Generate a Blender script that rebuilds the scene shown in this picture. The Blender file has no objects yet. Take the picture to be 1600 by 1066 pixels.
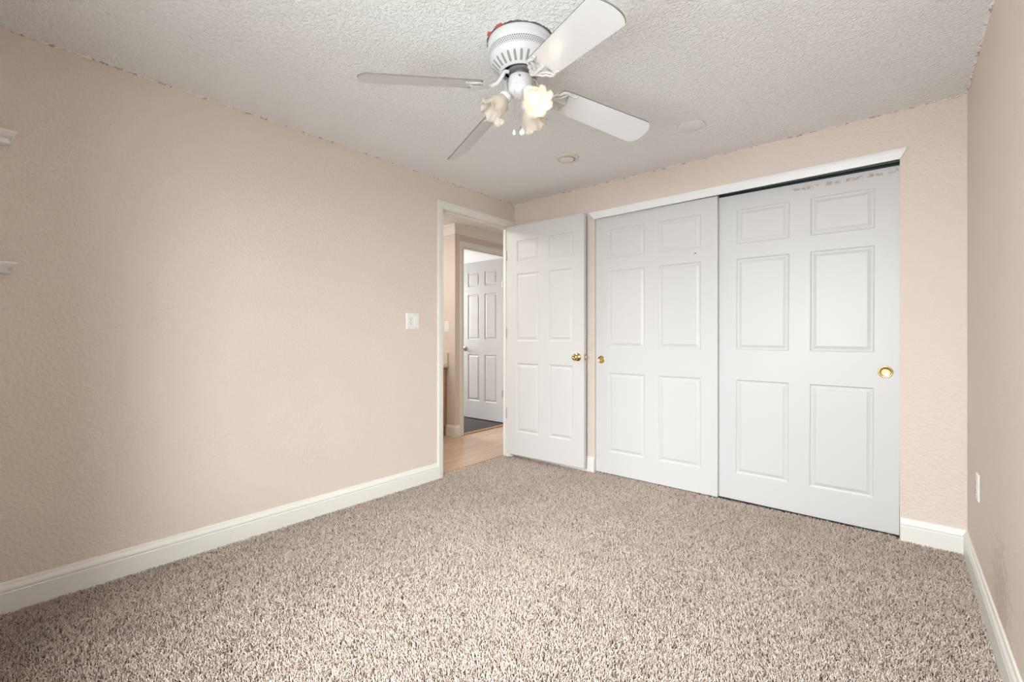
import bpy, bmesh, math, random
import numpy as np
from mathutils import Vector, Matrix
random.seed(7)
rng = np.random.default_rng(7)
R = math.radians
PI = math.pi
scene = bpy.context.scene
COL = scene.collection

# ------------------------------------------------------------------ camera
YAW = math.atan(601 / 709)
cam_d = bpy.data.cameras.new('camera')
cam_d.sensor_width = 36
cam_d.lens = 36 * 709 / 1600
cam_d.shift_y = -7 / 1600
cam_d.clip_start = 0.02
cam = bpy.data.objects.new('camera', cam_d)
COL.objects.link(cam)
cam.location = (0, 0, 1.086)
cam.rotation_euler = (PI / 2, 0, YAW)
scene.camera = cam

# ------------------------------------------------------------------ view, sky, large lights
vs = scene.view_settings
vs.view_transform = 'Standard'
vs.look = 'None'
vs.gamma = 1
vs.use_curve_mapping = False
vs.exposure = 0.41
world = bpy.data.worlds.new('daylight')
scene.world = world
world.use_nodes = True
bgn = world.node_tree.nodes['Background']
bgn.inputs['Color'].default_value = (0.80, 0.90, 1.0, 1)
bgn.inputs['Strength'].default_value = 0.9


def area(name, loc, rot, sx, sy, power, color):
    l = bpy.data.lights.new(name, 'AREA')
    l.shape = 'RECTANGLE'
    l.size = sx
    l.size_y = sy
    l.energy = power
    l.color = color
    o = bpy.data.objects.new(name, l)
    o.location = loc
    o.rotation_euler = rot
    COL.objects.link(o)
    return o


# window of the bedroom (behind the camera), facing +Y
area('daylight_window_bedroom', (-0.75, -1.05, 1.20), (R(90), 0, 0), 2.3, 1.7, 108, (0.91, 0.96, 1.0))
# bright sky outside that window, reaching down into the room
area('open_sky_light', (0.25, -2.4, 3.0), (R(70), 0, R(18)), 3.4, 3.0, 820, (0.91, 0.96, 1.0))
# added unseen fill light at the hall ceiling, bath nook lamp, window of the far room
area('hall_fill_light', (-3.2, 2.2, 2.24), (0, 0, 0), 0.3, 0.3, 10, (1.0, 0.95, 0.89))
area('vanity_lamp_light', (-4.0, 2.3, 2.1), (R(35), 0, 0), 0.5, 0.2, 7, (1.0, 0.96, 0.92))
area('daylight_window_far_room', (-6.2, 3.6, 1.4), (R(62), 0, R(-35)), 1.3, 1.3, 125, (0.93, 0.96, 1.0))

# ------------------------------------------------------------------ dimensions (metres)
L = -2.69      # left wall face
RX = 0.27      # right wall face
B = 3.21       # back wall face
N = -0.31      # near wall face
CE = 2.30      # ceiling
T = 0.075      # thickness of the left wall
J1, J2 = 2.345, 3.14    # jamb faces of the bedroom door
HEAD = 2.078
HX = -3.665    # far wall of the hall
K0, K1 = -1.85, 0.013   # closet opening


# ------------------------------------------------------------------ material helpers
def lin(c):
    return tuple(((v / 255) / 12.92 if v / 255 <= 0.04045 else ((v / 255 + 0.055) / 1.055) ** 2.4) for v in c) + (1,)


class NT:
    def __init__(self, name):
        self.m = bpy.data.materials.new(name)
        self.m.use_nodes = True
        self.t = self.m.node_tree
        self.b = self.t.nodes['Principled BSDF']

    def n(self, typ, **kw):
        nd = self.t.nodes.new(typ)
        for k, v in kw.items():
            if k.startswith('i_'):
                key = k[2:].replace('_', ' ')
                nd.inputs[key].default_value = v
            else:
                setattr(nd, k, v)
        return nd

    def l(self, a, ao, b, bi):
        self.t.links.new(a.outputs[ao], b.inputs[bi])

    def coord(self, which='Object'):
        return self.n('ShaderNodeTexCoord')

    def math(self, op, a, b=None, clamp=False):
        nd = self.n('ShaderNodeMath', operation=op)
        nd.use_clamp = clamp
        for i, v in enumerate((a, b)):
            if v is None:
                continue
            if isinstance(v, (int, float)):
                nd.inputs[i].default_value = v
            else:
                self.t.links.new(v, nd.inputs[i])
        return nd.outputs[0]

    def ramp(self, fac, stops):
        nd = self.n('ShaderNodeValToRGB')
        el = nd.color_ramp.elements
        while len(el) < len(stops):
            el.new(0.5)
        for e, (p, c) in zip(el, stops):
            e.position = p
            e.color = c if len(c) == 4 else (*c, 1)
        self.t.links.new(fac, nd.inputs[0])
        return nd.outputs[0]

    def mix(self, fac, a, b):
        nd = self.n('ShaderNodeMix', data_type='RGBA')
        for s, v in ((0, fac), (6, a), (7, b)):
            if isinstance(v, (int, float)):
                nd.inputs[s].default_value = v
            elif isinstance(v, tuple):
                nd.inputs[s].default_value = v if len(v) == 4 else (*v, 1)
            else:
                self.t.links.new(v, nd.inputs[s])
        return nd.outputs[2]


def simple(name, col, rough=0.5, metal=0.0, bump=0.0, bscale=60, coat=0, var=0.03):
    q = NT(name)
    c = col if len(col) == 4 else (*col, 1)
    tc = q.n('ShaderNodeTexCoord')
    ns = q.n('ShaderNodeTexNoise')
    ns.inputs['Scale'].default_value = bscale
    ns.inputs['Detail'].default_value = 3
    q.l(tc, 'Object', ns, 'Vector')
    dark = tuple(v * (1 - var) for v in c[:3]) + (1,)
    cc = q.mix(ns.outputs['Fac'], dark, c)
    q.t.links.new(cc, q.b.inputs['Base Color'])
    q.b.inputs['Roughness'].default_value = rough
    q.b.inputs['Metallic'].default_value = metal
    if coat:
        q.b.inputs['Coat Weight'].default_value = coat
    if bump:
        bp = q.n('ShaderNodeBump')
        bp.inputs['Strength'].default_value = 1
        bp.inputs['Distance'].default_value = bump
        q.l(ns, 'Fac', bp, 'Height')
        q.l(bp, 'Normal', q.b, 'Normal')
    return q.m


def wall_mat(name, col, scuff=None):
    """orange-peel textured paint"""
    q = NT(name)
    tc = q.n('ShaderNodeTexCoord')
    n1 = q.n('ShaderNodeTexNoise')
    n1.inputs['Scale'].default_value = 75
    n1.inputs['Detail'].default_value = 2.5
    n1.inputs['Roughness'].default_value = 0.55
    q.l(tc, 'Object', n1, 'Vector')
    n2 = q.n('ShaderNodeTexNoise')
    n2.inputs['Scale'].default_value = 26
    n2.inputs['Detail'].default_value = 1
    q.l(tc, 'Object', n2, 'Vector')
    r = q.ramp(n1.outputs['Fac'], [(0.42, (0, 0, 0)), (0.60, (1, 1, 1))])
    h = q.math('ADD', r, q.math('MULTIPLY', n2.outputs['Fac'], 0.6))
    bp = q.n('ShaderNodeBump')
    bp.inputs['Strength'].default_value = 1
    bp.inputs['Distance'].default_value = 0.0011
    q.t.links.new(h, bp.inputs['Height'])
    q.l(bp, 'Normal', q.b, 'Normal')
    n3 = q.n('ShaderNodeTexNoise')
    n3.inputs['Scale'].default_value = 1.3
    q.l(tc, 'Object', n3, 'Vector')
    c = q.mix(n3.outputs['Fac'], tuple(v * 0.965 for v in col), col)
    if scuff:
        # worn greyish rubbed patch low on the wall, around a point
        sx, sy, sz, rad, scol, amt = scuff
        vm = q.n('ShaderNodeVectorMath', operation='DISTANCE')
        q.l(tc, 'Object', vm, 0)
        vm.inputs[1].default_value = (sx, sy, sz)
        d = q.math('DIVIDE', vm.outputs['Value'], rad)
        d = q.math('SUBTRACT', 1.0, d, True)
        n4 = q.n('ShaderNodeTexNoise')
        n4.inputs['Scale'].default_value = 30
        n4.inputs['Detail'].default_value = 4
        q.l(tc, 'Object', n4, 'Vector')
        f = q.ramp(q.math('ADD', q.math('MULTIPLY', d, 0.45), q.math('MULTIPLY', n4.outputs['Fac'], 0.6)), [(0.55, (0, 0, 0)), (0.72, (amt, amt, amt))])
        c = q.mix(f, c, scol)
    q.t.links.new(c, q.b.inputs['Base Color'])
    q.b.inputs['Roughness'].default_value = 0.6
    return q.m


WALLC = (0.75, 0.652, 0.565)
M = {}
M['wall'] = wall_mat('tan_wall_paint', WALLC)
M['wall_left'] = wall_mat('tan_wall_paint_with_patch', WALLC, (L, 0.07, 1.20, 0.035, (0.62, 0.62, 0.60), 0.8))
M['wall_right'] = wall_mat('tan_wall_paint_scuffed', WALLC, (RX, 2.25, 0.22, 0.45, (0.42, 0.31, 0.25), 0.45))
M['hall_wall'] = wall_mat('pale_hall_paint', (0.72, 0.64, 0.57))
M['trim_white'] = simple('white_gloss_shelf', (0.88, 0.88, 0.86), 0.3)
M['trim'] = simple('cream_gloss_trim', (0.83, 0.815, 0.755), 0.35, bump=0.0002, bscale=30)
M['casing'] = simple('cream_door_casing', (0.80, 0.785, 0.72), 0.4, bump=0.0003, bscale=25)
M['white'] = simple('white_plastic', (0.85, 0.84, 0.80), 0.35)
M['fanwhite'] = simple('white_enamel', (0.69, 0.69, 0.685), 0.3)
M['brass'] = simple('polished_brass', (0.72, 0.50, 0.20), 0.16, 1.0)
M['brass_dull'] = simple('aged_brass', (0.50, 0.38, 0.24), 0.35, 1.0)
M['nickel'] = simple('dull_metal', (0.55, 0.54, 0.52), 0.3, 1.0)
M['track'] = simple('dark_metal_track', (0.10, 0.12, 0.12), 0.35, 0.6)
M['dark'] = simple('dark_recess', (0.03, 0.03, 0.03), 0.7)
M['paintedhinge'] = simple('painted_hinge', (0.55, 0.50, 0.44), 0.4, 0.3)
M['rubber'] = simple('grey_slot', (0.08, 0.075, 0.07), 0.6)
M['counter'] = simple('cream_countertop', (0.70, 0.62, 0.54), 0.25)
M['closet'] = simple('closet_interior_paint', (0.45, 0.42, 0.38), 0.8)
M['outside'] = simple('window_frame_white', (0.8, 0.8, 0.8), 0.4)


# white moulded doors with faint wood grain; optional worn marks
def door_mat(name, marks=None, tint=(0.655, 0.645, 0.63)):
    q = NT(name)
    tc = q.n('ShaderNodeTexCoord')
    mp = q.n('ShaderNodeMapping')
    mp.inputs['Scale'].default_value = (220, 220, 9)
    q.l(tc, 'Object', mp, 'Vector')
    ns = q.n('ShaderNodeTexNoise')
    ns.inputs['Scale'].default_value = 1
    ns.inputs['Detail'].default_value = 3
    q.l(mp, 'Vector', ns, 'Vector')
    bp = q.n('ShaderNodeBump')
    bp.inputs['Strength'].default_value = 1
    bp.inputs['Distance'].default_value = 0.0003
    q.l(ns, 'Fac', bp, 'Height')
    q.l(bp, 'Normal', q.b, 'Normal')
    c = (*tint, 1)
    sp = q.n('ShaderNodeSeparateXYZ')
    q.l(tc, 'Object', sp, 'Vector')
    if marks == 'peel':
        # peeled paint along the top rail, brown wood showing
        n2 = q.n('ShaderNodeTexNoise')
        n2.inputs['Scale'].default_value = 30
        n2.inputs['Detail'].default_value = 5
        n2.inputs['Roughness'].default_value = 0.7
        q.l(tc, 'Object', n2, 'Vector')
        line = q.math('ADD', 2.004, q.math('MULTIPLY', q.math('SUBTRACT', sp.outputs['X'], 0.9), 0.022))
        dz = q.math('ABSOLUTE', q.math('SUBTRACT', sp.outputs['Z'], line))
        near = q.math('SUBTRACT', 1.0, q.math('DIVIDE', dz, 0.013), True)
        xr = q.math('MULTIPLY', q.math('GREATER_THAN', sp.outputs['X'], 0.42), q.math('LESS_THAN', sp.outputs['X'], 0.935))
        f = q.math('MULTIPLY', q.math('MULTIPLY', near, xr), q.ramp(n2.outputs['Fac'], [(0.48, (0, 0, 0)), (0.56, (1, 1, 1))]))
        c = q.mix(q.math('MULTIPLY', f, 2.2, True), c, (0.50, 0.40, 0.30, 1))
    if marks == 'spots':
        for (px, pz, rad, col) in ((0.78, 1.665, 0.0085, (0.40, 0.24, 0.13, 1)), (0.50, 1.655, 0.005, (0.45, 0.38, 0.3, 1))):
            dx = q.math('POWER', q.math('SUBTRACT', sp.outputs['X'], px), 2)
            dz = q.math('POWER', q.math('SUBTRACT', sp.outputs['Z'], pz), 2)
            d = q.math('SQRT', q.math('ADD', dx, q.math('MULTIPLY', dz, 2.2)))
            f = q.math('LESS_THAN', d, rad)
            c = q.mix(f, c, col)
    if isinstance(c, tuple):
        q.b.inputs['Base Color'].default_value = c
    else:
        q.t.links.new(c, q.b.inputs['Base Color'])
    q.b.inputs['Roughness'].default_value = 0.42
    return q.m


M['door'] = door_mat('white_moulded_door')
M['door_peel'] = door_mat('white_moulded_door_peeling', 'peel')
M['door_spots'] = door_mat('white_moulded_door_spotted', 'spots')


def ceiling_mat():
    q = NT('white_textured_ceiling')
    tc = q.n('ShaderNodeTexCoord')
    n1 = q.n('ShaderNodeTexNoise')
    n1.inputs['Scale'].default_value = 78
    n1.inputs['Detail'].default_value = 2.5
    n1.inputs['Distortion'].default_value = 0.6
    q.l(tc, 'Object', n1, 'Vector')
    r1 = q.ramp(n1.outputs['Fac'], [(0.44, (0, 0, 0)), (0.62, (1, 1, 1))])
    vo = q.n('ShaderNodeTexVoronoi')
    vo.inputs['Scale'].default_value = 95
    q.l(tc, 'Object', vo, 'Vector')
    h = q.math('ADD', r1, q.math('MULTIPLY', q.math('SUBTRACT', 1.0, vo.outputs['Distance'], True), 0.55))
    bp = q.n('ShaderNodeBump')
    bp.inputs['Strength'].default_value = 1
    bp.inputs['Distance'].default_value = 0.0024
    q.t.links.new(h, bp.inputs['Height'])
    q.l(bp, 'Normal', q.b, 'Normal')
    c = (0.90, 0.90, 0.885, 1)
    # ragged dark grey ring for the gap and red primer left around the fan's mounting plate
    vm = q.n('ShaderNodeVectorMath', operation='SUBTRACT')
    q.l(tc, 'Object', vm, 0)
    vm.inputs[1].default_value = (FX, FY, CE)
    sp = q.n('ShaderNodeSeparateXYZ')
    q.t.links.new(vm.outputs[0], sp.inputs[0])
    ln = q.n('ShaderNodeVectorMath', operation='LENGTH')
    q.t.links.new(vm.outputs[0], ln.inputs[0])
    n2 = q.n('ShaderNodeTexNoise')
    n2.inputs['Scale'].default_value = 55
    n2.inputs['Detail'].default_value = 3
    q.l(tc, 'Object', n2, 'Vector')
    edge = q.math('ADD', ln.outputs['Value'], q.math('MULTIPLY', q.math('SUBTRACT', n2.outputs['Fac'], 0.5), 0.020))
    ring = q.math('LESS_THAN', edge, 0.1400)
    c = q.mix(ring, c, (0.17, 0.165, 0.16, 1))
    ang = q.math('ARCTAN2', sp.outputs['Y'], sp.outputs['X'])
    edge2 = q.math('LESS_THAN', edge, 0.1475)
    for a0, w in ((RED_A, 0.10), (RED_A + 0.46, 0.13)):
        f = q.math('LESS_THAN', q.math('ABSOLUTE', q.math('SUBTRACT', ang, a0)), w)
        c = q.mix(q.math('MULTIPLY', f, edge2), c, (0.60, 0.15, 0.09, 1))
    q.t.links.new(c, q.b.inputs['Base Color'])
    q.b.inputs['Roughness'].default_value = 0.85
    return q.m


A0 = YAW   # world angle of the camera's right-hand direction
FX = 1.88 * -math.sin(YAW) + 0.035 * math.cos(YAW)
FY = 1.88 * math.cos(YAW) + 0.035 * math.sin(YAW)
RED_A = -PI + 0.0 + (R(205) + A0 - PI)
while RED_A > PI: RED_A -= 2 * PI
while RED_A < -PI: RED_A += 2 * PI
M['ceiling'] = ceiling_mat()


def laminate_mat():
    q = NT('maple_laminate')
    tc = q.n('ShaderNodeTexCoord')
    mp = q.n('ShaderNodeMapping')
    mp.inputs['Rotation'].default_value = (0, 0, R(90))
    q.l(tc, 'Object', mp, 'Vector')
    br = q.n('ShaderNodeTexBrick')
    br.inputs['Scale'].default_value = 1
    br.inputs['Brick Width'].default_value = 0.42
    br.inputs['Row Height'].default_value = 0.065
    br.inputs['Mortar Size'].default_value = 0.0009
    br.inputs['Color1'].default_value = (0.68, 0.50, 0.36, 1)
    br.inputs['Color2'].default_value = (0.60, 0.43, 0.31, 1)
    br.inputs['Mortar'].default_value = (0.30, 0.19, 0.11, 1)
    q.l(mp, 'Vector', br, 'Vector')
    m2 = q.n('ShaderNodeMapping')
    m2.inputs['Scale'].default_value = (55, 4, 1)
    q.l(tc, 'Object', m2, 'Vector')
    ns = q.n('ShaderNodeTexNoise')
    ns.inputs['Scale'].default_value = 1.0
    ns.inputs['Detail'].default_value = 5
    q.l(m2, 'Vector', ns, 'Vector')
    c = q.mix(q.math('MULTIPLY', ns.outputs['Fac'], 0.35), br.outputs['Color'], (0.40, 0.24, 0.13, 1))
    q.t.links.new(c, q.b.inputs['Base Color'])
    q.b.inputs['Roughness'].default_value = 0.22
    return q.m


M['laminate'] = laminate_mat()


def oak_mat():
    q = NT('oak_vanity_wood')
    tc = q.n('ShaderNodeTexCoord')
    mp = q.n('ShaderNodeMapping')
    mp.inputs['Scale'].default_value = (40, 40, 3)
    q.l(tc, 'Object', mp, 'Vector')
    ns = q.n('ShaderNodeTexNoise')
    ns.inputs['Scale'].default_value = 1
    ns.inputs['Detail'].default_value = 6
    q.l(mp, 'Vector', ns, 'Vector')
    c = q.ramp(ns.outputs['Fac'], [(0.3, (0.38, 0.21, 0.11)), (0.7, (0.56, 0.35, 0.21))])
    q.t.links.new(c, q.b.inputs['Base Color'])
    q.b.inputs['Roughness'].default_value = 0.4
    return q.m


M['oak'] = oak_mat()


def carpet_mats():
    q = NT('beige_brown_carpet_yarn')
    at = q.n('ShaderNodeAttribute', attribute_name='tint')
    tc = q.n('ShaderNodeTexCoord')
    c = q.ramp(at.outputs['Fac'], [(0.0, (0.11, 0.066, 0.042)), (0.22, (0.30, 0.21, 0.15)), (0.5, (0.62, 0.50, 0.40)), (1.0, (0.91, 0.79, 0.68))])
    # pale spot in the middle of the room and soft soiling
    vm = q.n('ShaderNodeVectorMath', operation='DISTANCE')
    q.l(tc, 'Object', vm, 0)
    vm.inputs[1].default_value = PALE_SPOT
    f = q.math('SUBTRACT', 1.0, q.math('DIVIDE', vm.outputs['Value'], 0.17), True)
    c = q.mix(q.math('MULTIPLY', f, 0.5), c, (0.72, 0.64, 0.56, 1))
    n = q.n('ShaderNodeTexNoise')
    n.inputs['Scale'].default_value = 3.2
    n.inputs['Detail'].default_value = 3
    q.l(tc, 'Object', n, 'Vector')
    c = q.mix(q.ramp(n.outputs['Fac'], [(0.45, (0, 0, 0)), (0.75, (0.22, 0.22, 0.22))]), c, (0.36, 0.29, 0.24, 1))
    q.t.links.new(c, q.b.inputs['Base Color'])
    q.b.inputs['Roughness'].default_value = 0.95
    q.b.inputs['Sheen Weight'].default_value = 0.15
    return q.m


PALE_SPOT = (-1.33, 2.02, 0)
M['carpet'] = carpet_mats()
M['backing'] = simple('carpet_backing', (0.11, 0.078, 0.055), 0.95, bscale=200, var=0.4)
M['dark_carpet'] = simple('dark_brown_carpet', (0.105, 0.088, 0.078), 0.95, bump=0.006, bscale=140, var=0.6)


# ------------------------------------------------------------------ mesh helpers
def quad(bm, pts, mi=0):
    f = bm.faces.new([bm.verts.new(p) for p in pts])
    f.material_index = mi
    return f


def box(bm, x0, x1, y0, y1, z0, z1, mi=0):
    v = [bm.verts.new((x, y, z)) for z in (z0, z1) for y in (y0, y1) for x in (x0, x1)]
    for idx in ((0, 2, 3, 1), (4, 5, 7, 6), (0, 1, 5, 4), (2, 6, 7, 3), (0, 4, 6, 2), (1, 3, 7, 5)):
        f = bm.faces.new([v[i] for i in idx])
        f.material_index = mi
    return v


def obj(name, bm, mat, parent=None, smooth=False, bevel=0, loc=None, rot=None, seg=2, autos=None):
    bmesh.ops.recalc_face_normals(bm, faces=bm.faces)
    me = bpy.data.meshes.new(name)
    bm.to_mesh(me)
    bm.free()
    mats = mat if isinstance(mat, (list, tuple)) else [mat]
    for m in mats:
        me.materials.append(M[m] if isinstance(m, str) else m)
    if smooth:
        for p in me.polygons:
            p.use_smooth = True
    o = bpy.data.objects.new(name, me)
    COL.objects.link(o)
    if parent:
        o.parent = parent
    if loc is not None:
        o.location = loc
    if rot is not None:
        o.rotation_euler = rot
    if bevel:
        md = o.modifiers.new('bevel', 'BEVEL')
        md.width = bevel
        md.segments = seg
        md.limit_method = 'ANGLE'
        md.angle_limit = R(35)
    if autos:
        md = o.modifiers.new('edges', 'EDGE_SPLIT')
        md.split_angle = R(autos)
    return o


def tag(o, label, cat, group=None, kind=None):
    o['label'] = label
    o['category'] = cat
    if group: o['group'] = group
    if kind: o['kind'] = kind
    return o


def empty(name, loc=(0, 0, 0), rot=(0, 0, 0)):
    o = bpy.data.objects.new(name, None)
    o.location = loc
    o.rotation_euler = rot
    o.empty_display_size = 0.05
    COL.objects.link(o)
    return o


def lathe(bm, prof, n=32, M4=None, mi=0, cap0=False, cap1=False, uv=False):
    rings = []
    for (r, z) in prof:
        ring = []
        for i in range(n):
            a = 2 * PI * i / n
            p = Vector((r * math.cos(a), r * math.sin(a), z))
            ring.append(bm.verts.new(M4 @ p if M4 else p))
        rings.append(ring)
    for k in range(len(rings) - 1):
        for i in range(n):
            f = bm.faces.new([rings[k][i], rings[k][(i + 1) % n], rings[k + 1][(i + 1) % n], rings[k + 1][i]])
            f.material_index = mi
    if cap0:
        bm.faces.new(rings[0]).material_index = mi
    if cap1:
        bm.faces.new(rings[-1]).material_index = mi
    return rings


def tube(bm, pts, rad, n=8, caps=True, flat=1.0):
    """sweep a circle (flattened in z by flat) along pts; rad number or list"""
    pts = [Vector(p) for p in pts]
    rads = rad if isinstance(rad, (list, tuple)) else [rad] * len(pts)
    prev = None
    rings = []
    for i, p in enumerate(pts):
        t = (pts[min(i + 1, len(pts) - 1)] - pts[max(i - 1, 0)]).normalized()
        up = Vector((0, 0, 1)) if abs(t.z) < 0.95 else Vector((1, 0, 0))
        if prev is not None:
            up = prev
        s = t.cross(up)
        if s.length < 1e-6:
            s = t.orthogonal()
        s.normalize()
        u = s.cross(t).normalized()
        prev = u
        rings.append([bm.verts.new(p + s * math.cos(2 * PI * k / n) * rads[i] + u * math.sin(2 * PI * k / n) * rads[i] * flat) for k in range(n)])
    for a, b in zip(rings, rings[1:]):
        for k in range(n):
            bm.faces.new([a[k], a[(k + 1) % n], b[(k + 1) % n], b[k]])
    if caps:
        bm.faces.new(rings[0])
        bm.faces.new(rings[-1])


def smooth_path(pts, k=6):
    """Catmull-Rom"""
    pts = [Vector(p) for p in pts]
    P = [pts[0]] + pts + [pts[-1]]
    out = []
    for i in range(1, len(P) - 2):
        for j in range(k):
            t = j / k
            a, b, c, d = P[i - 1], P[i], P[i + 1], P[i + 2]
            out.append(0.5 * ((2 * b) + (c - a) * t + (2 * a - 5 * b + 4 * c - d) * t * t + (3 * b - a - 3 * c + d) * t ** 3))
    out.append(pts[-1])
    return out


def struct(name, bm, mat, label, cat, **kw):
    o = obj(name, bm, mat, **kw)
    return tag(o, label, cat, kind='structure')


# ------------------------------------------------------------------ room shell
bm = bmesh.new()
box(bm, L - T, L, N - 0.1, J1 - 0.018, -0.03, CE)
box(bm, L - T, L, J2 + 0.018, B + 0.075, -0.03, CE)
box(bm, L - T, L, J1 - 0.018, J2 + 0.018, HEAD + 0.018, CE)
struct('wall_left', bm, 'wall_left', 'long bare tan textured wall with the open doorway at its far end', 'wall')

bm = bmesh.new()
box(bm, L, K0, B, B + 0.075, -0.03, CE)
box(bm, K1, RX, B, B + 0.075, -0.03, CE)
box(bm, K0, K1, B, B + 0.012, 2.055, CE)
box(bm, K0, K1, B + 0.012, B + 0.075, 2.075, CE)
struct('wall_back', bm, 'wall', 'tan textured wall around the sliding closet doors', 'wall')

bm = bmesh.new()
box(bm, RX, RX + 0.1, N - 0.1, B + 0.075, -0.03, CE)
struct('wall_right', bm, 'wall_right', 'tan wall at the right edge of the room with a power outlet', 'wall')

WX0, WX1, WZ0, WZ1 = -1.35, 0.12, 0.72, 1.90
bm = bmesh.new()
box(bm, L, WX0, N - 0.1, N, -0.03, CE)
box(bm, WX1, RX, N - 0.1, N, -0.03, CE)
box(bm, WX0, WX1, N - 0.1, N, -0.03, WZ0)
box(bm, WX0, WX1, N - 0.1, N, WZ1, CE)
struct('wall_near', bm, 'wall', 'tan wall behind the viewer holding the window', 'wall')

# window in the near wall
bm = bmesh.new()
for (a, b, c, d) in ((WX0, WX0 + .04, WZ0, WZ1), (WX1 - .04, WX1, WZ0, WZ1), (WX0 + .04, WX1 - .04, WZ0, WZ0 + .04), (WX0 + .04, WX1 - .04, WZ1 - .04, WZ1), (-0.635, -0.595, WZ0 + .04, WZ1 - .04)):
    box(bm, a, b, N - 0.08, N - 0.03, c, d)
struct('window_1', bm, 'outside', 'white two pane window frame in the wall behind the viewer', 'window')

# ceiling: slab with ragged textured edge bead where it meets the walls
bm = bmesh.new()
box(bm, L - T, RX + 0.1, N - 0.1, B + 0.075, CE, CE + 0.08)
struct('ceiling', bm, 'ceiling', 'white stipple textured ceiling over the bedroom', 'ceiling')


def bead(bm, p0, p1, inward):
    """irregular ridge of ceiling texture running along a wall top"""
    p0, p1, inward = Vector(p0), Vector(p1), Vector(inward)
    n = int((p1 - p0).length / 0.006)
    prev = None
    a = b = 0.5
    for i in range(n + 1):
        p = p0.lerp(p1, i / n)
        a = 0.6 * a + 0.4 * random.random()
        b = 0.55 * b + 0.45 * random.random()
        w = 0.004 + 0.016 * a
        h = -0.001 + 0.013 * max(0, b - 0.25)
        cur = [bm.verts.new(p + Vector((0, 0, 0.001))), bm.verts.new(p + Vector((0, 0, -h))), bm.verts.new(p + inward * w * 0.5 + Vector((0, 0, -h * 1.1))), bm.verts.new(p + inward * w + Vector((0, 0, 0.001)))]
        if prev:
            for k in range(3):
                bm.faces.new([prev[k], prev[k + 1], cur[k + 1], cur[k]])
        prev = cur


bm = bmesh.new()
bead(bm, (L, N, CE), (L, B, CE), (1, 0, 0))
bead(bm, (L, B, CE), (RX, B, CE), (0, -1, 0))
bead(bm, (RX, B, CE), (RX, N, CE), (-1, 0, 0))
def bead_mat():
    q = NT('cracked_ceiling_edge')
    tc = q.n('ShaderNodeTexCoord')
    n1 = q.n('ShaderNodeTexNoise')
    n1.inputs['Scale'].default_value = 38
    n1.inputs['Detail'].default_value = 4
    q.l(tc, 'Object', n1, 'Vector')
    f = q.ramp(n1.outputs['Fac'], [(0.52, (0, 0, 0)), (0.60, (0.85, 0.85, 0.85))])
    q.t.links.new(q.mix(f, (0.86, 0.84, 0.79), (0.33, 0.27, 0.21)), q.b.inputs['Base Color'])
    q.b.inputs['Roughness'].default_value = 0.85
    return q.m


struct('trim_1', bm, bead_mat(), 'ragged edge of ceiling texture along the tops of the walls', 'ceiling edge')

# ------------------------------------------------------------------ carpet
bm = bmesh.new()
box(bm, L - T, RX, N, B + 0.75, -0.04, -0.018)
struct('floor', bm, 'backing', 'floor under the beige bedroom carpet', 'floor')


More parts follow.
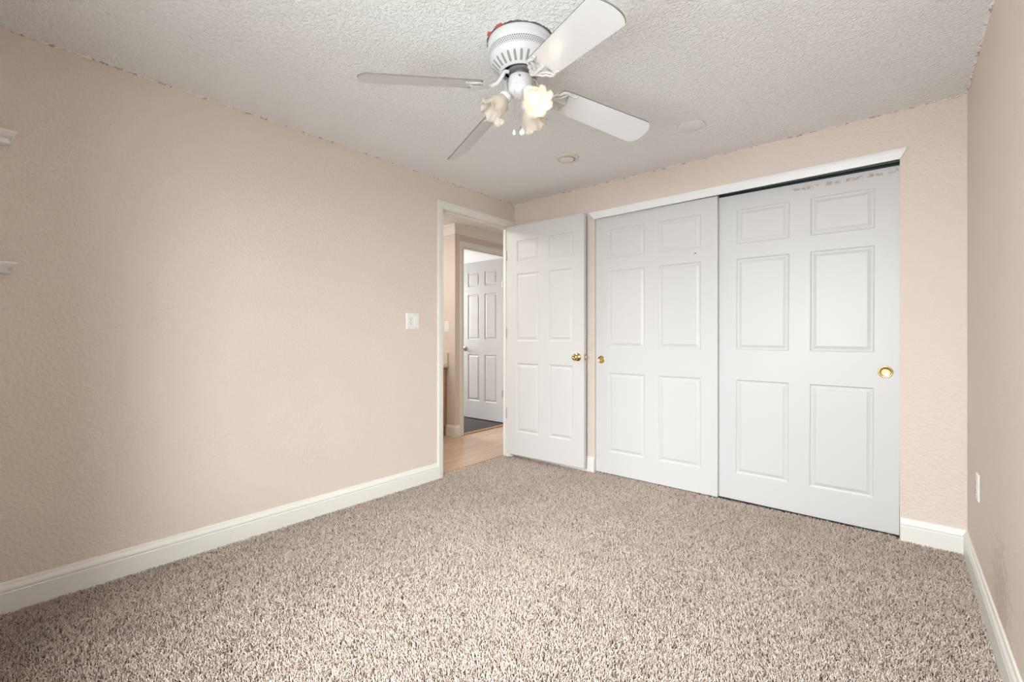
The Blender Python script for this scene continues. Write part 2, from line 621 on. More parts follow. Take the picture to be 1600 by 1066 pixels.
def build_pile():
    s = 0.0053
    xs = np.arange(L - 0.055, RX - 0.002, s)
    ys = np.arange(N + 0.005, B + 0.035, s)
    X, Y = np.meshgrid(xs, ys)
    X = X.ravel(); Y = Y.ravel()
    n = X.size
    X = X + rng.uniform(-s * .55, s * .55, n)
    Y = Y + rng.uniform(-s * .55, s * .55, n)
    keep = (X < RX - 0.006) & (Y > N + 0.003)
    inroom = (X > L + 0.006) & (Y < B - 0.004)
    indoor = (X <= L + 0.006) & (Y > J1 + 0.006) & (Y < J2 - 0.012) & (X > L - 0.062)
    incl = (Y >= B - 0.004) & (X > K0 + 0.012) & (X < K1 - 0.012)
    keep &= inroom | indoor | incl
    # tufts beyond what the camera can see are left out (behind the viewer)
    X = X[keep]; Y = Y[keep]
    n = X.size
    # slowly varying nap direction
    fx = np.sin(X * 5.1 + 1.3 * np.sin(Y * 3.7)) + 0.6 * np.sin(X * 13 + Y * 9)
    fy = np.cos(Y * 4.3 + 1.1 * np.sin(X * 6.1)) + 0.6 * np.sin(Y * 15 - X * 7)
    ang = rng.uniform(0, 2 * np.pi, n)
    lean = np.abs(rng.normal(0.0060, 0.0038, n))
    dx = np.cos(ang) * lean + fx * 0.0011
    dy = np.sin(ang) * lean + fy * 0.0011
    h = rng.uniform(0.0125, 0.0205, n)
    rad = rng.uniform(0.0013, 0.0023, n)
    tw = rng.uniform(0, 2 * np.pi, n)
    V = np.zeros((n, 10, 3), np.float32)
    for k in range(3):
        a = tw + k * 2 * np.pi / 3
        V[:, k, 0] = X + np.cos(a) * rad * 0.7
        V[:, k, 1] = Y + np.sin(a) * rad * 0.7
        V[:, k, 2] = -0.0185
        a2 = a + 0.7
        V[:, 3 + k, 0] = X + dx * 0.45 + np.cos(a2) * rad
        V[:, 3 + k, 1] = Y + dy * 0.45 + np.sin(a2) * rad
        V[:, 3 + k, 2] = -0.0185 + h * 0.6
        a3 = a + 1.5
        V[:, 6 + k, 0] = X + dx * 1.1 + np.cos(a3) * rad * 0.85
        V[:, 6 + k, 1] = Y + dy * 1.1 + np.sin(a3) * rad * 0.85
        V[:, 6 + k, 2] = -0.0185 + h * 0.93
    V[:, 9, 0] = X + dx * 1.35
    V[:, 9, 1] = Y + dy * 1.35
    V[:, 9, 2] = -0.0185 + h
    f = []
    for lvl in (0, 3):
        for k in range(3):
            k2 = (k + 1) % 3
            f.append((lvl + k, lvl + k2, lvl + 3 + k2))
            f.append((lvl + k, lvl + 3 + k2, lvl + 3 + k))
    for k in range(3):
        f.append((6 + k, 6 + (k + 1) % 3, 9))
    f = np.array(f, np.int32)
    nf = len(f)
    F = (f[None] + (np.arange(n, dtype=np.int32) * 10)[:, None, None]).reshape(-1)
    me = bpy.data.meshes.new('carpet_pile')
    me.vertices.add(n * 10)
    me.vertices.foreach_set('co', V.reshape(-1))
    me.loops.add(n * nf * 3)
    me.loops.foreach_set('vertex_index', F)
    me.polygons.add(n * nf)
    me.polygons.foreach_set('loop_start', np.arange(0, n * nf * 3, 3, dtype=np.int32))
    me.polygons.foreach_set('use_smooth', np.ones(n * nf, bool))
    me.update(calc_edges=True)
    me.validate()
    t = np.clip(rng.normal(0.70, 0.21, n), 0, 1)
    dk = rng.random(n) < 0.13
    t[dk] = rng.uniform(0, 0.25, dk.sum())
    at = me.attributes.new('tint', 'FLOAT', 'POINT')
    at.data.foreach_set('value', np.repeat(t, 10).astype(np.float32))
    me.materials.append(M['carpet'])
    o = bpy.data.objects.new('carpet', me)
    COL.objects.link(o)
    tag(o, 'beige and brown flecked cut pile carpet covering the bedroom floor', 'carpet', kind='stuff')
    return n


build_pile()

# ------------------------------------------------------------------ baseboards
BBP = [(0, -0.018), (0.0155, -0.018), (0.0155, 0.074), (0.0135, 0.0775), (0.0135, 0.0805), (0.0150, 0.083), (0.0150, 0.089), (0.0125, 0.096), (0.0085, 0.102), (0.0070, 0.108), (0.0060, 0.1125), (0.0030, 0.1150), (0, 0.1155)]


def base_run(bm, a, b, nrm, m0=0, m1=0, sc=1.0):
    """profile from a to b (2D); nrm = direction away from the wall; m0/m1 = mitre factor at the ends (1 shortens by the thickness)"""
    a, b, nrm = Vector((*a, 0)), Vector((*b, 0)), Vector((*nrm, 0))
    d = (b - a).normalized()
    va, vb = [], []
    for (t, z) in BBP:
        t *= sc
        va.append(bm.verts.new(a + nrm * t + d * t * m0 + Vector((0, 0, z))))
        vb.append(bm.verts.new(b + nrm * t - d * t * m1 + Vector((0, 0, z))))
    for i in range(len(BBP) - 1):
        bm.faces.new([va[i], va[i + 1], vb[i + 1], vb[i]])
    bm.faces.new(va)
    bm.faces.new(vb)


CAS = 0.055
bm = bmesh.new()
base_run(bm, (L, N), (L, J1 - 0.004 - CAS), (1, 0), 1, 0)
struct('baseboard_left', bm, 'trim', 'cream moulded baseboard along the left wall', 'baseboard')
bm = bmesh.new()
base_run(bm, (L, B), (K0, B), (0, -1), 1, 0)
struct('baseboard_back', bm, 'trim', 'short cream baseboard between the open door and the closet', 'baseboard')
bm = bmesh.new()
base_run(bm, (K1 + 0.004, B), (RX, B), (0, -1), 0, 1)
struct('baseboard_closet', bm, 'trim', 'short cream baseboard right of the closet doors', 'baseboard')
bm = bmesh.new()
base_run(bm, (RX, B), (RX, N), (-1, 0), 1, 1)
struct('baseboard_right', bm, 'trim', 'cream baseboard running along the right wall', 'baseboard')
bm = bmesh.new()
base_run(bm, (RX, N), (L, N), (0, 1), 1, 1)
struct('baseboard_near', bm, 'trim', 'cream baseboard under the window behind the viewer', 'baseboard')


# ------------------------------------------------------------------ casings
CP = [(0.0, 0.006), (0.004, 0.010), (0.012, 0.011), (0.018, 0.014), (0.045, 0.016), (0.051, 0.0155), (0.055, 0.013)]   # (u outward from the opening, thickness)


def casing(bm, a0, a1, ztop, zbot, face, wallpos, sgn, rev=0.004, right=True, wr=None):
    """face 'X': wall plane X=wallpos, opening runs along Y from a0 to a1; sgn = direction the casing projects"""
    def P(a, z, t):
        return (wallpos + sgn * t, a, z) if face == 'X' else (a, wallpos + sgn * t, z)
    prof = [(0.0, 0.0)] + CP + [(CP[-1][0], 0.0)]
    kr = 1.0 if wr is None else wr / 0.055
    cols = []
    for (u, t) in prof:
        u += rev
        cols.append([P(a0 - u, zbot, t), P(a0 - u, ztop + u, t), P(a1 + u * kr, ztop + u, t), P(a1 + u * kr, zbot, t)])
    vs = [[bm.verts.new(p) for p in c] for c in cols]
    last = 3 if right else 2
    for i in range(len(vs) - 1):
        for k in range(last):
            bm.faces.new([vs[i][k], vs[i][k + 1], vs[i + 1][k + 1], vs[i + 1][k]])
    bm.faces.new([v[0] for v in vs])
    bm.faces.new([v[last] for v in vs])


bm = bmesh.new()
casing(bm, J1, J2, HEAD, -0.018, 'X', L, 1)
o = struct('trim_2', bm, 'casing', 'cream casing and jamb around the open bedroom doorway', 'door frame')
bm = bmesh.new()
X0, X1 = L - T, L
box(bm, X0, X1, J1 - 0.018, J1, -0.018, HEAD)
box(bm, X0, X1, J2, J2 + 0.018, -0.018, HEAD)
box(bm, X0, X1, J1 - 0.018, J2 + 0.018, HEAD, HEAD + 0.018)
obj('jamb', bm, 'casing', o)
bm = bmesh.new()
SX0, SX1 = L - 0.067, L - 0.040
box(bm, SX0, SX1, J1, J1 + 0.010, -0.012, HEAD - 0.010)
box(bm, SX0, SX1, J2 - 0.010, J2, -0.012, HEAD - 0.010)
box(bm, SX0, SX1, J1, J2, HEAD - 0.010, HEAD)
obj('door_stop', bm, 'casing', o)
bm = bmesh.new()
casing(bm, J1, J2, HEAD, -0.012, 'X', L - T, -1)
obj('hall_casing', bm, 'casing', o)

# metal edge between carpet and laminate
bm = bmesh.new()
box(bm, L - T - 0.004, L - T + 0.012, J1 + 0.001, J2 - 0.001, -0.0178, -0.003)
struct('trim_3', bm, 'oak', 'thin wooden strip between the carpet and the hall laminate', 'threshold', bevel=0.002)

# closet header board: a mitred casing without legs
bm = bmesh.new()
z0a, z0b, z1a, z1b = 2.027, 2.040, 2.087, 2.097
hp = [(0.000, 0.0), (0.0, 0.010), (0.010, 0.013), (0.040, 0.017), (0.055, 0.017), (0.060, 0.012), (0.060, 0.0)]
lo, hi = [], []
for (u, t) in hp:
    f = u / 0.060
    lo.append(bm.verts.new((K0 - 0.055 * f, B - t, z0a + (z1a - z0a) * f)))
    hi.append(bm.verts.new((K1 + 0.003 + 0.030 * f, B - t, z0b + (z1b - z0b) * f)))
for i in range(len(hp) - 1):
    bm.faces.new([lo[i], lo[i + 1], hi[i + 1], hi[i]])
bm.faces.new(lo)
bm.faces.new(hi)
struct('trim_4', bm, 'trim_white', 'long white mitred header board above the closet doors', 'trim board')

# closet lining, side returns, interior
bm = bmesh.new()
box(bm, K0 - 0.1, K1 + 0.1, B + 0.68, B + 0.72, -0.03, CE)
box(bm, K0 - 0.14, K0 - 0.1, B + 0.075, B + 0.72, -0.03, CE)
box(bm, K1 + 0.1, K1 + 0.14, B + 0.075, B + 0.72, -0.03, CE)
box(bm, K0 - 0.14, K1 + 0.14, B + 0.075, B + 0.72, CE, CE + 0.04)
struct('wall_closet', bm, 'closet', 'dark closet interior behind the sliding doors', 'wall')

bm = bmesh.new()
box(bm, K0 + 0.002, K1 - 0.002, B + 0.014, B + 0.018, 2.034, 2.072)
box(bm, K0 + 0.002, K1 - 0.002, B + 0.054, B + 0.058, 2.042, 2.072)
box(bm, K0 + 0.002, K1 - 0.002, B + 0.098, B + 0.102, 2.030, 2.072)
box(bm, K0 + 0.002, K1 - 0.002, B + 0.014, B + 0.102, 2.072, 2.075)
tag(obj('closet_track', bm, 'track'), 'dark metal sliding track under the closet header board', 'door track')


# ------------------------------------------------------------------ six panel doors
def door_slab(name, w, z0, z1, cols, rows, mat, th=0.035, parent=None, both=True):
    """front face at y=0 looking to -y; x from 0 to w; cols/rows = panel limits"""
    bm = bmesh.new()
    xs = [0] + [c for p in cols for c in p] + [w]
    zs = [z0] + sorted(c for p in rows for c in p) + [z1]
    xs = sorted(xs)

    def face(y, s):
        def pt(x, z, d):
            return (x, y + s * d, z)
        for i in range(len(xs) - 1):
            for j in range(len(zs) - 1):
                xa, xb, za, zb = xs[i], xs[i + 1], zs[j], zs[j + 1]
                if i % 2 == 1 and j % 2 == 1:
                    # raised panel: (inset, depth)
                    prof = [(0, 0), (0.0025, 0.0015), (0.006, 0.0058), (0.011, 0.0072), (0.016, 0.0072), (0.030, 0.0028), (0.0325, 0.0010), (0.036, 0.0010)]
                    prev = None
                    for (q, d) in prof:
                        ring = [bm.verts.new(pt(x, z, d)) for x, z in ((xa + q, za + q), (xb - q, za + q), (xb - q, zb - q), (xa + q, zb - q))]
                        if prev:
                            for k in range(4):
                                bm.faces.new([prev[k], prev[(k + 1) % 4], ring[(k + 1) % 4], ring[k]])
                        prev = ring
                    bm.faces.new(prev)
                else:
                    bm.faces.new([bm.verts.new(pt(x, z, 0)) for x, z in ((xa, za), (xb, za), (xb, zb), (xa, zb))])
    face(0, 1)
    face(th, -1)
    for (xa, xb, za, zb) in ((0, 0, z0, z1), (w, w, z0, z1)):
        quad(bm, [(xa, 0, za), (xa, th, za), (xa, th, zb), (xa, 0, zb)])
    quad(bm, [(0, 0, z1), (w, 0, z1), (w, th, z1), (0, th, z1)])
    quad(bm, [(0, 0, z0), (w, 0, z0), (w, th, z0), (0, th, z0)])
    bmesh.ops.remove_doubles(bm, verts=bm.verts, dist=0.0002)
    return obj(name, bm, mat, parent)


def knob(parent, x, z, y=0, s=-1, mat='brass', r=0.0265, L_=0.058, name='door_knob'):
    """round knob with rose, axis along y*s"""
    prof = [(0.0, 0.0), (0.032, 0.0), (0.0325, 0.003), (0.028, 0.008), (0.016, 0.011), (0.011, 0.014), (0.0105, 0.026), (0.013, 0.031), (0.021, 0.035), (r, 0.042), (r * 1.0, 0.049), (r * 0.86, 0.056), (r * 0.5, L_ + 0.001), (r * 0.42, L_ - 0.0015), (0.0001, L_ - 0.002)]
    rotm = Matrix.Rotation(R(90) if s < 0 else R(-90), 4, 'X')
    bm = bmesh.new()
    lathe(bm, prof, 32, Matrix.Translation((x, y, z)) @ rotm)
    return obj(name, bm, mat, parent, smooth=True, autos=50)


def cup_pull(parent, x, z, mat='brass', r=0.033, dome=False):
    bm = bmesh.new()
    m4 = Matrix.Translation((x, 0, z)) @ Matrix.Rotation(R(90), 4, 'X')
    rim = [(r, -0.0015), (r + 0.0005, 0.0015), (r - 0.002, 0.0035), (r - 0.006, 0.0030), (r - 0.008, 0.0018), (r - 0.010, 0.0008), (r * 0.45, 0.0006), (0.0001, 0.0006)]
    lathe(bm, rim, 40, m4)
    o = obj('finger_pull', bm, mat, parent, smooth=True, autos=50)
    return o


ROWS_C = ((0.175, 0.800), (0.998, 1.605), (1.700, 1.930))
# front (left) closet door
d = door_slab('door_2', 0.927, 0.003, 2.045, ((0.108, 0.410), (0.516, 0.818)), ROWS_C, 'door_spots')
d.location = (K0 + 0.001, B + 0.021, 0)
tag(d, 'left sliding six panel closet door in front, small brown spots near its top', 'sliding door', kind='structure')
cup_pull(d, 0.046, 0.902, r=0.030)
# rear (right) closet door
d = door_slab('door_3', 0.945, -0.001, 2.030, ((0.113, 0.418), (0.527, 0.834)), ROWS_C, 'door_peel', th=0.033)
d.location = (K1 - 0.947, B + 0.0625, 0)
d.rotation_euler = (0, R(0.25), 0)
tag(d, 'right sliding six panel closet door with paint peeling along its top', 'sliding door', kind='structure')
cup_pull(d, 0.883, 0.892, r=0.033)

# bedroom door, swung open against the back wall
ROWS_E = ((0.240, 0.850), (1.045, 1.642), (1.745, 1.935))
DW = 0.787
d = door_slab('door_1', DW, 0.034, 2.070, ((0.114, 0.352), (0.452, 0.688)), ROWS_E, 'door')
d.location = (L + 0.004, J2 - 0.045, 0)
d.rotation_euler = (0, 0, R(2.4))
tag(d, 'open white six panel bedroom door with a brass knob', 'door', kind='structure')
knob(d, DW - 0.058, 0.920)
bm = bmesh.new()
box(bm, DW - 0.0005, DW + 0.0015, 0.005, 0.030, 0.892, 0.948)
obj('latch_plate', bm, 'brass_dull', d)
bm = bmesh.new()
v = box(bm, DW, DW + 0.012, 0.010, 0.024, 0.909, 0.931)
obj('latch_bolt', bm, 'brass_dull', d, bevel=0.002)
for hz in (0.395, 1.12, 1.815):
    bm = bmesh.new()
    lathe(bm, [(0.0001, hz - 0.047), (0.0058, hz - 0.044), (0.0058, hz + 0.044), (0.0001, hz + 0.047)], 12, Matrix.Translation((-0.002, -0.0045, 0)))
    box(bm, -0.0015, 0.0, 0.0, 0.030, hz - 0.044, hz + 0.044)
    obj('hinge', bm, 'paintedhinge', d, autos=40)

# ------------------------------------------------------------------ hall, bath nook and far room
HY = 3.364
D1, D2 = 3.495, 4.305       # opening of the far doorway
bm = bmesh.new()
box(bm, -4.55, L - T, N, 5.0, -0.04, -0.008)
struct('floor_hall', bm, 'laminate', 'shiny maple laminate floor of the hall', 'floor')
bm = bmesh.new()
box(bm, -7.2, HX - 0.02, HY + 0.1, 6.6, -0.04, -0.006)
struct('floor_far', bm, 'dark_carpet', 'dark brown carpet in the room across the hall', 'carpet')
bm = bmesh.new()
box(bm, -7.2, L - T, N, 6.6, CE + 0.0005, CE + 0.05)
struct('ceiling_hall', bm, 'ceiling', 'white textured ceiling of the hall', 'ceiling')

bm = bmesh.new()
box(bm, HX - 0.10, HX, HY, D1 - 0.018, -0.03, CE)
box(bm, HX - 0.10, HX, D2 + 0.018, 5.0, -0.03, CE)
box(bm, HX - 0.10, HX, D1 - 0.018, D2 + 0.018, 2.098, CE)
box(bm, -4.55, HX - 0.10, HY, HY + 0.10, -0.03, CE)
struct('wall_hall', bm, 'hall_wall', 'beige hall corner wall around the far doorway', 'wall')
bm = bmesh.new()
box(bm, -4.65, -4.55, 1.0, HY + 0.1, -0.03, CE)
box(bm, -4.65, L - T, 0.9, 1.0, -0.03, CE)
box(bm, HX - 0.1, L - T, 5.0, 5.1, -0.03, CE)
box(bm, L - T - 0.0, L - T + 0.07, B + 0.075, 5.0, -0.03, CE)
struct('wall_hall_far', bm, 'hall_wall', 'beige walls closing the hall and vanity nook', 'wall')
bm = bmesh.new()
box(bm, -7.3, -7.2, HY, 6.6, -0.03, CE)
box(bm, -7.3, HX, 6.6, 6.7, -0.03, CE)
box(bm, HX - 0.1, HX, 5.0, 6.6, -0.03, CE)
box(bm, -7.2, -4.55, HY, HY + 0.1, -0.03, CE)
struct('wall_far_room', bm, 'hall_wall', 'beige walls of the room across the hall', 'wall')

# crown moulding on the hall corner (convex)
CR = [(0.0, -0.095), (0.010, -0.095), (0.012, -0.080), (0.020, -0.070), (0.028, -0.045), (0.048, -0.022), (0.058, -0.018), (0.060, -0.004), (0.064, 0.0), (0.0, 0.0)]
bm = bmesh.new()
sec = []
for (p, q) in (((HX, 5.0), (1, 0)), ((HX, HY), (1, -1)), ((-4.55, HY), (0, -1))):
    sec.append([bm.verts.new((p[0] + q[0] * t, p[1] + q[1] * t, CE + z)) for (t, z) in CR])
for s0, s1 in zip(sec, sec[1:]):
    for i in range(len(CR) - 1):
        bm.faces.new([s0[i], s0[i + 1], s1[i + 1], s1[i]])
struct('trim_5', bm, 'trim', 'white crown moulding around the hall corner', 'crown moulding')

# baseboard around hall corner
bm = bmesh.new()
a, b_, c_ = (HX, D1 - 0.062), (HX, HY), (-3.80, HY)
sec = []
for (p, q) in ((a, (1, 0)), (b_, (1, -1)), (c_, (0, -1))):
    sec.append([bm.verts.new((p[0] + q[0] * t, p[1] + q[1] * t, z)) for (t, z) in BBP])
for s0, s1 in zip(sec, sec[1:]):
    for i in range(len(BBP) - 1):
        bm.faces.new([s0[i], s0[i + 1], s1[i + 1], s1[i]])
bm.faces.new(sec[0]); bm.faces.new(sec[-1])
struct('baseboard_hall', bm, 'trim', 'white baseboard wrapping the hall corner', 'baseboard')

# far doorway casing + jamb + door
bm = bmesh.new()
casing(bm, D1, D2, 2.08, -0.006, 'X', HX, 1)
o = struct('trim_6', bm, 'casing', 'cream casing and jamb of the doorway across the hall', 'door frame')
bm = bmesh.new()
box(bm, HX - 0.10, HX, D1 - 0.018, D1, -0.006, 2.08)
box(bm, HX - 0.10, HX, D2, D2 + 0.018, -0.006, 2.08)
box(bm, HX - 0.10, HX, D1 - 0.018, D2 + 0.018, 2.08, 2.098)
obj('jamb', bm, 'casing', o)
bm = bmesh.new()
box(bm, HX - 0.06, HX - 0.03, D1, D1 + 0.010, -0.006, 2.07)
box(bm, HX - 0.06, HX - 0.03, D1, D2, 2.07, 2.08)
obj('door_stop', bm, 'casing', o)
bm = bmesh.new()
box(bm, HX - 0.035, HX + 0.004, D1, D2, -0.0075, 0.004)
struct('trim_7', bm, 'oak', 'thin dark threshold strip before the dark carpet', 'threshold', bevel=0.002)

d = door_slab('door_4', 0.735, 0.012, 2.068, ((0.110, 0.325), (0.415, 0.630)), ROWS_E, 'door')
# front face (y=0) looks to -Y; x measured from the free edge towards the hinge
d.location = (HX - 0.085 - 0.735, D2 - 0.055, 0)
d.rotation_euler = (0, 0, R(0.0))
tag(d, 'white six panel door standing open in the room across the hall', 'door', kind='structure')
knob(d, 0.055, 0.925, mat='nickel')
for hz in (0.37, 1.75):
    bm = bmesh.new()
    lathe(bm, [(0.0001, hz - 0.047), (0.006, hz - 0.044), (0.006, hz + 0.044), (0.0001, hz + 0.047)], 12, Matrix.Translation((0.731, -0.004, 0)))
    box(bm, 0.735, 0.738, 0, 0.03, hz - 0.044, hz + 0.044)
    obj('hinge', bm, 'nickel', d, autos=40)

# vanity
van = empty('vanity_cabinet', (-4.17, 2.78, 0))
tag(van, 'oak vanity cabinet with a cream top in the nook off the hall', 'vanity')


def vbox(name, x0, x1, y0, y1, z0, z1, mat, bev=0.002, par=None):
    bm = bmesh.new()
    px, py = -4.17, 2.78
    box(bm, x0 - px, x1 - px, y0 - py, y1 - py, z0, z1)
    return obj(name, bm, mat, par or van, bevel=bev)


vbox('cabinet_body', -4.54, -3.80, 2.20, 3.362, 0.09, 0.745, 'oak')
vbox('toe_kick', -4.54, -3.87, 2.20, 3.362, -0.008, 0.09, 'oak')
vbox('drawer_front', -3.80, -3.783, 2.84, 3.335, 0.565, 0.725, 'oak', 0.004)
vbox('cabinet_door', -3.80, -3.783, 2.84, 3.335, 0.115, 0.548, 'oak', 0.004)
vbox('drawer_front', -3.80, -3.783, 2.23, 2.82, 0.565, 0.725, 'oak', 0.004)
vbox('cabinet_door', -3.80, -3.783, 2.23, 2.82, 0.115, 0.548, 'oak', 0.004)
vbox('countertop', -4.54, -3.765, 2.19, 3.362, 0.745, 0.785, 'counter', 0.006)
vbox('side_splash', -4.54, -3.768, 3.342, 3.362, 0.785, 0.905, 'counter', 0.004)


# ------------------------------------------------------------------ wall plates
def plate(name, w, h, loc, rot, th=0.006):
    """plate in local XZ, facing -Y; centre at loc"""
    bm = bmesh.new()
    z = h / 2
    x = w / 2
    ring0 = [bm.verts.new(p) for p in ((-x, 0, -z), (x, 0, -z), (x, 0, z), (-x, 0, z))]
    ring1 = [bm.verts.new(p) for p in ((-x, -th * .4, -z), (x, -th * .4, -z), (x, -th * .4, z), (-x, -th * .4, z))]
    i = 0.004
    ring2 = [bm.verts.new(p) for p in ((-x + i, -th, -z + i), (x - i, -th, -z + i), (x - i, -th, z - i), (-x + i, -th, z - i))]
    for a, b in ((ring0, ring1), (ring1, ring2)):
        for k in range(4):
            bm.faces.new([a[k], a[(k + 1) % 4], b[(k + 1) % 4], b[k]])
    bm.faces.new(ring2)
    bm.faces.new(ring0)
    o = obj(name, bm, 'white', None, bevel=0.0008)
    o.location = loc
    o.rotation_euler = rot
    return o


def pbox(name, par, x0, x1, z0, z1, y0, y1, mat, bev=0.0008):
    bm = bmesh.new()
    box(bm, x0, x1, y0, y1, z0, z1)
    return obj(name, bm, mat, par, bevel=bev)


def screw(par, x, z, th=0.006):
    bm = bmesh.new()
    lathe(bm, [(0.0034, -0.0002), (0.0032, 0.001), (0.0001, 0.0016)], 12, Matrix.Translation((x, -th, z)) @ Matrix.Rotation(R(90), 4, 'X'))
    return obj('screw', bm, 'nickel', par, smooth=True)


def receptacle(par, x, z, s=1.0):
    bm = bmesh.new()
    box(bm, x - 0.0165 * s, x + 0.0165 * s, -0.0078, -0.005, z - 0.033, z + 0.033)
    r = obj('receptacle', bm, 'white', par, bevel=0.003)
    for dz in (0.017, -0.017):
        for dx in (-0.0065, 0.0065):
            pbox('slot', r, x + dx - 0.0012, x + dx + 0.0012, z + dz - 0.002, z + dz + 0.007, -0.0082, -0.0075, 'rubber', 0)
        bm = bmesh.new()
        lathe(bm, [(0.0028, 0), (0.0028, 0.0005), (0.0001, 0.0005)], 10, Matrix.Translation((x, -0.0078, z + dz - 0.008)) @ Matrix.Rotation(R(90), 4, 'X'))
        obj('slot', bm, 'rubber', r)
    return r


# two gang plate on left wall: faces +X -> local -Y to +X : rotate +90 about Z
ctr = ((1.993 + 2.113) / 2, 1.197)
o = plate('wall_plate', 0.117, 0.117, (L, ctr[0], ctr[1]), (0, 0, R(90)))
tag(o, 'white two gang plate with outlet and rocker switch left of the doorway', 'light switch')
receptacle(o, -0.023, 0)
rk = pbox('rocker_switch', o, 0.0065, 0.0395, -0.0335, 0.0335, -0.0075, -0.005, 'white', 0.001)
bm = bmesh.new()
for p in ([(0.0085, -0.0078, 0.031), (0.0375, -0.0078, 0.031), (0.0375, -0.0105, -0.031), (0.0085, -0.0105, -0.031)],):
    a = [bm.verts.new(q) for q in p]
    b = [bm.verts.new((q[0], -0.006, q[2])) for q in p]
    bm.faces.new(a)
    for k in range(4):
        bm.faces.new([a[k], a[(k + 1) % 4], b[(k + 1) % 4], b[k]])
obj('paddle', bm, 'white', rk)
for (sx, sz) in ((-0.023, 0.0), (0.023, 0.048), (0.023, -0.048)):
    screw(o, sx, sz, 0.0075 if sz == 0 else 0.006)

o = plate('wall_plate', 0.070, 0.115, (RX, 2.80, 0.435), (0, 0, R(-90)))
tag(o, 'white power outlet plate low on the right wall', 'outlet')
receptacle(o, 0, 0)
screw(o, 0, 0, 0.0075)

o = plate('wall_plate', 0.075, 0.118, (-3.795, HY, 1.195), (0, 0, 0))
tag(o, 'white switch plate on the lit nook wall seen through the doorway', 'light switch')
pbox('rocker_switch', o, -0.0165, 0.0165, -0.0335, 0.0335, -0.0095, -0.005, 'white', 0.0015)

# ------------------------------------------------------------------ ceiling plates
bm = bmesh.new()
lathe(bm, [(0.0001, -0.006), (0.070, -0.006), (0.0745, -0.004), (0.0755, 0.0)], 56)
o = obj('ceiling_cover_plate', bm, 'ceiling_paint' if 'ceiling_paint' in M else simple('smooth_ceiling_paint', (0.88, 0.87, 0.84), 0.6), None, smooth=True, autos=30)
o.location = (-0.904, 2.664, CE)
tag(o, 'blank round painted cover plate on the ceiling near the closet', 'cover plate')
bm = bmesh.new()
n = 120
rg = []
for i in range(n):
    a0 = 2 * PI * i / n
    wd = 0.0003 + 0.0022 * max(0, math.sin(i * 1.7) * 0.6 + math.sin(i * .35) * 0.5 + 0.1)
    rg.append([bm.verts.new((r_ * math.cos(a0), r_ * math.sin(a0), -0.0008)) for r_ in (0.0752, 0.0755 + wd)])
for i in range(n):
    a, b = rg[i], rg[(i + 1) % n]
    bm.faces.new([a[0], b[0], b[1], a[1]])
obj('paint_crack', bm, simple('brown_crack', (0.30, 0.25, 0.20), 0.9), o)

o = empty('detector_base', (-1.706, 2.598, CE))
tag(o, 'round yellowed mounting base without its detector on the ceiling', 'detector base')
yel = simple('yellowed_plastic', (0.74, 0.70, 0.55), 0.45)
bm = bmesh.new()
lathe(bm, [(0.078, 0.0), (0.077, -0.006), (0.070, -0.010), (0.052, -0.010), (0.049, -0.003), (0.0001, -0.003)], 48)
obj('mounting_ring', bm, yel, o, smooth=True, autos=30)
bm = bmesh.new()
lathe(bm, [(0.046, -0.003), (0.046, -0.014), (0.040, -0.017), (0.0001, -0.017)], 40, Matrix.Translation((-0.004, -0.004, 0)))
obj('junction_cover', bm, 'white', o, smooth=True, autos=30)
bm = bmesh.new()
pth = [(0.049 * math.cos(a), 0.049 * math.sin(a), -0.009) for a in [R(-150 + k * 14) for k in range(18)]]
tube(bm, pth, 0.0022, 6)
obj('wire', bm, simple('olive_wire', (0.25, 0.23, 0.12), 0.5), o, smooth=True)

# ------------------------------------------------------------------ small shelves on the left wall (their ends reach into the picture)
def ledge(z, label):
    prof = [(0.0, 0.0), (0.090, 0.0), (0.092, -0.004), (0.089, -0.009), (0.082, -0.011), (0.079, -0.015), (0.064, -0.018), (0.052, -0.025), (0.046, -0.034), (0.043, -0.039), (0.0, -0.040)]
    # profile also returns at the end: the end outline steps in with height
    bm = bmesh.new()
    secs = []
    for s in (1, -1):
        sec = []
        for (t, dz) in prof:
            inn = (0.120 - t) * 0.30 if t > 0 else 0
            inset = {0.0: 0, -0.004: 0.0, -0.009: 0.002, -0.011: 0.008, -0.015: 0.010, -0.018: 0.017, -0.025: 0.023, -0.034: 0.018, -0.039: 0.017, -0.040: 0.017}[dz]
            sec.append(bm.verts.new((t, s * (0.21 - inset), dz)))
        secs.append(sec)
    a, b = secs
    for i in range(len(prof) - 1):
        bm.faces.new([a[i], a[i + 1], b[i + 1], b[i]])
    bm.faces.new([a[-1], a[0], b[0], b[-1]])
    bmesh.ops.triangulate(bm, faces=[bm.faces.new(a), bm.faces.new(b)])
    o = obj('wall_shelf', bm, 'trim_white')
    o.location = (L, -0.108, z)
    tag(o, label, 'shelf', 'moulded ledge shelves on the left wall')
    return o


ledge(1.880, 'upper white moulded ledge shelf at the left edge of the photo')
ledge(1.374, 'lower white moulded ledge shelf at the left edge of the photo')


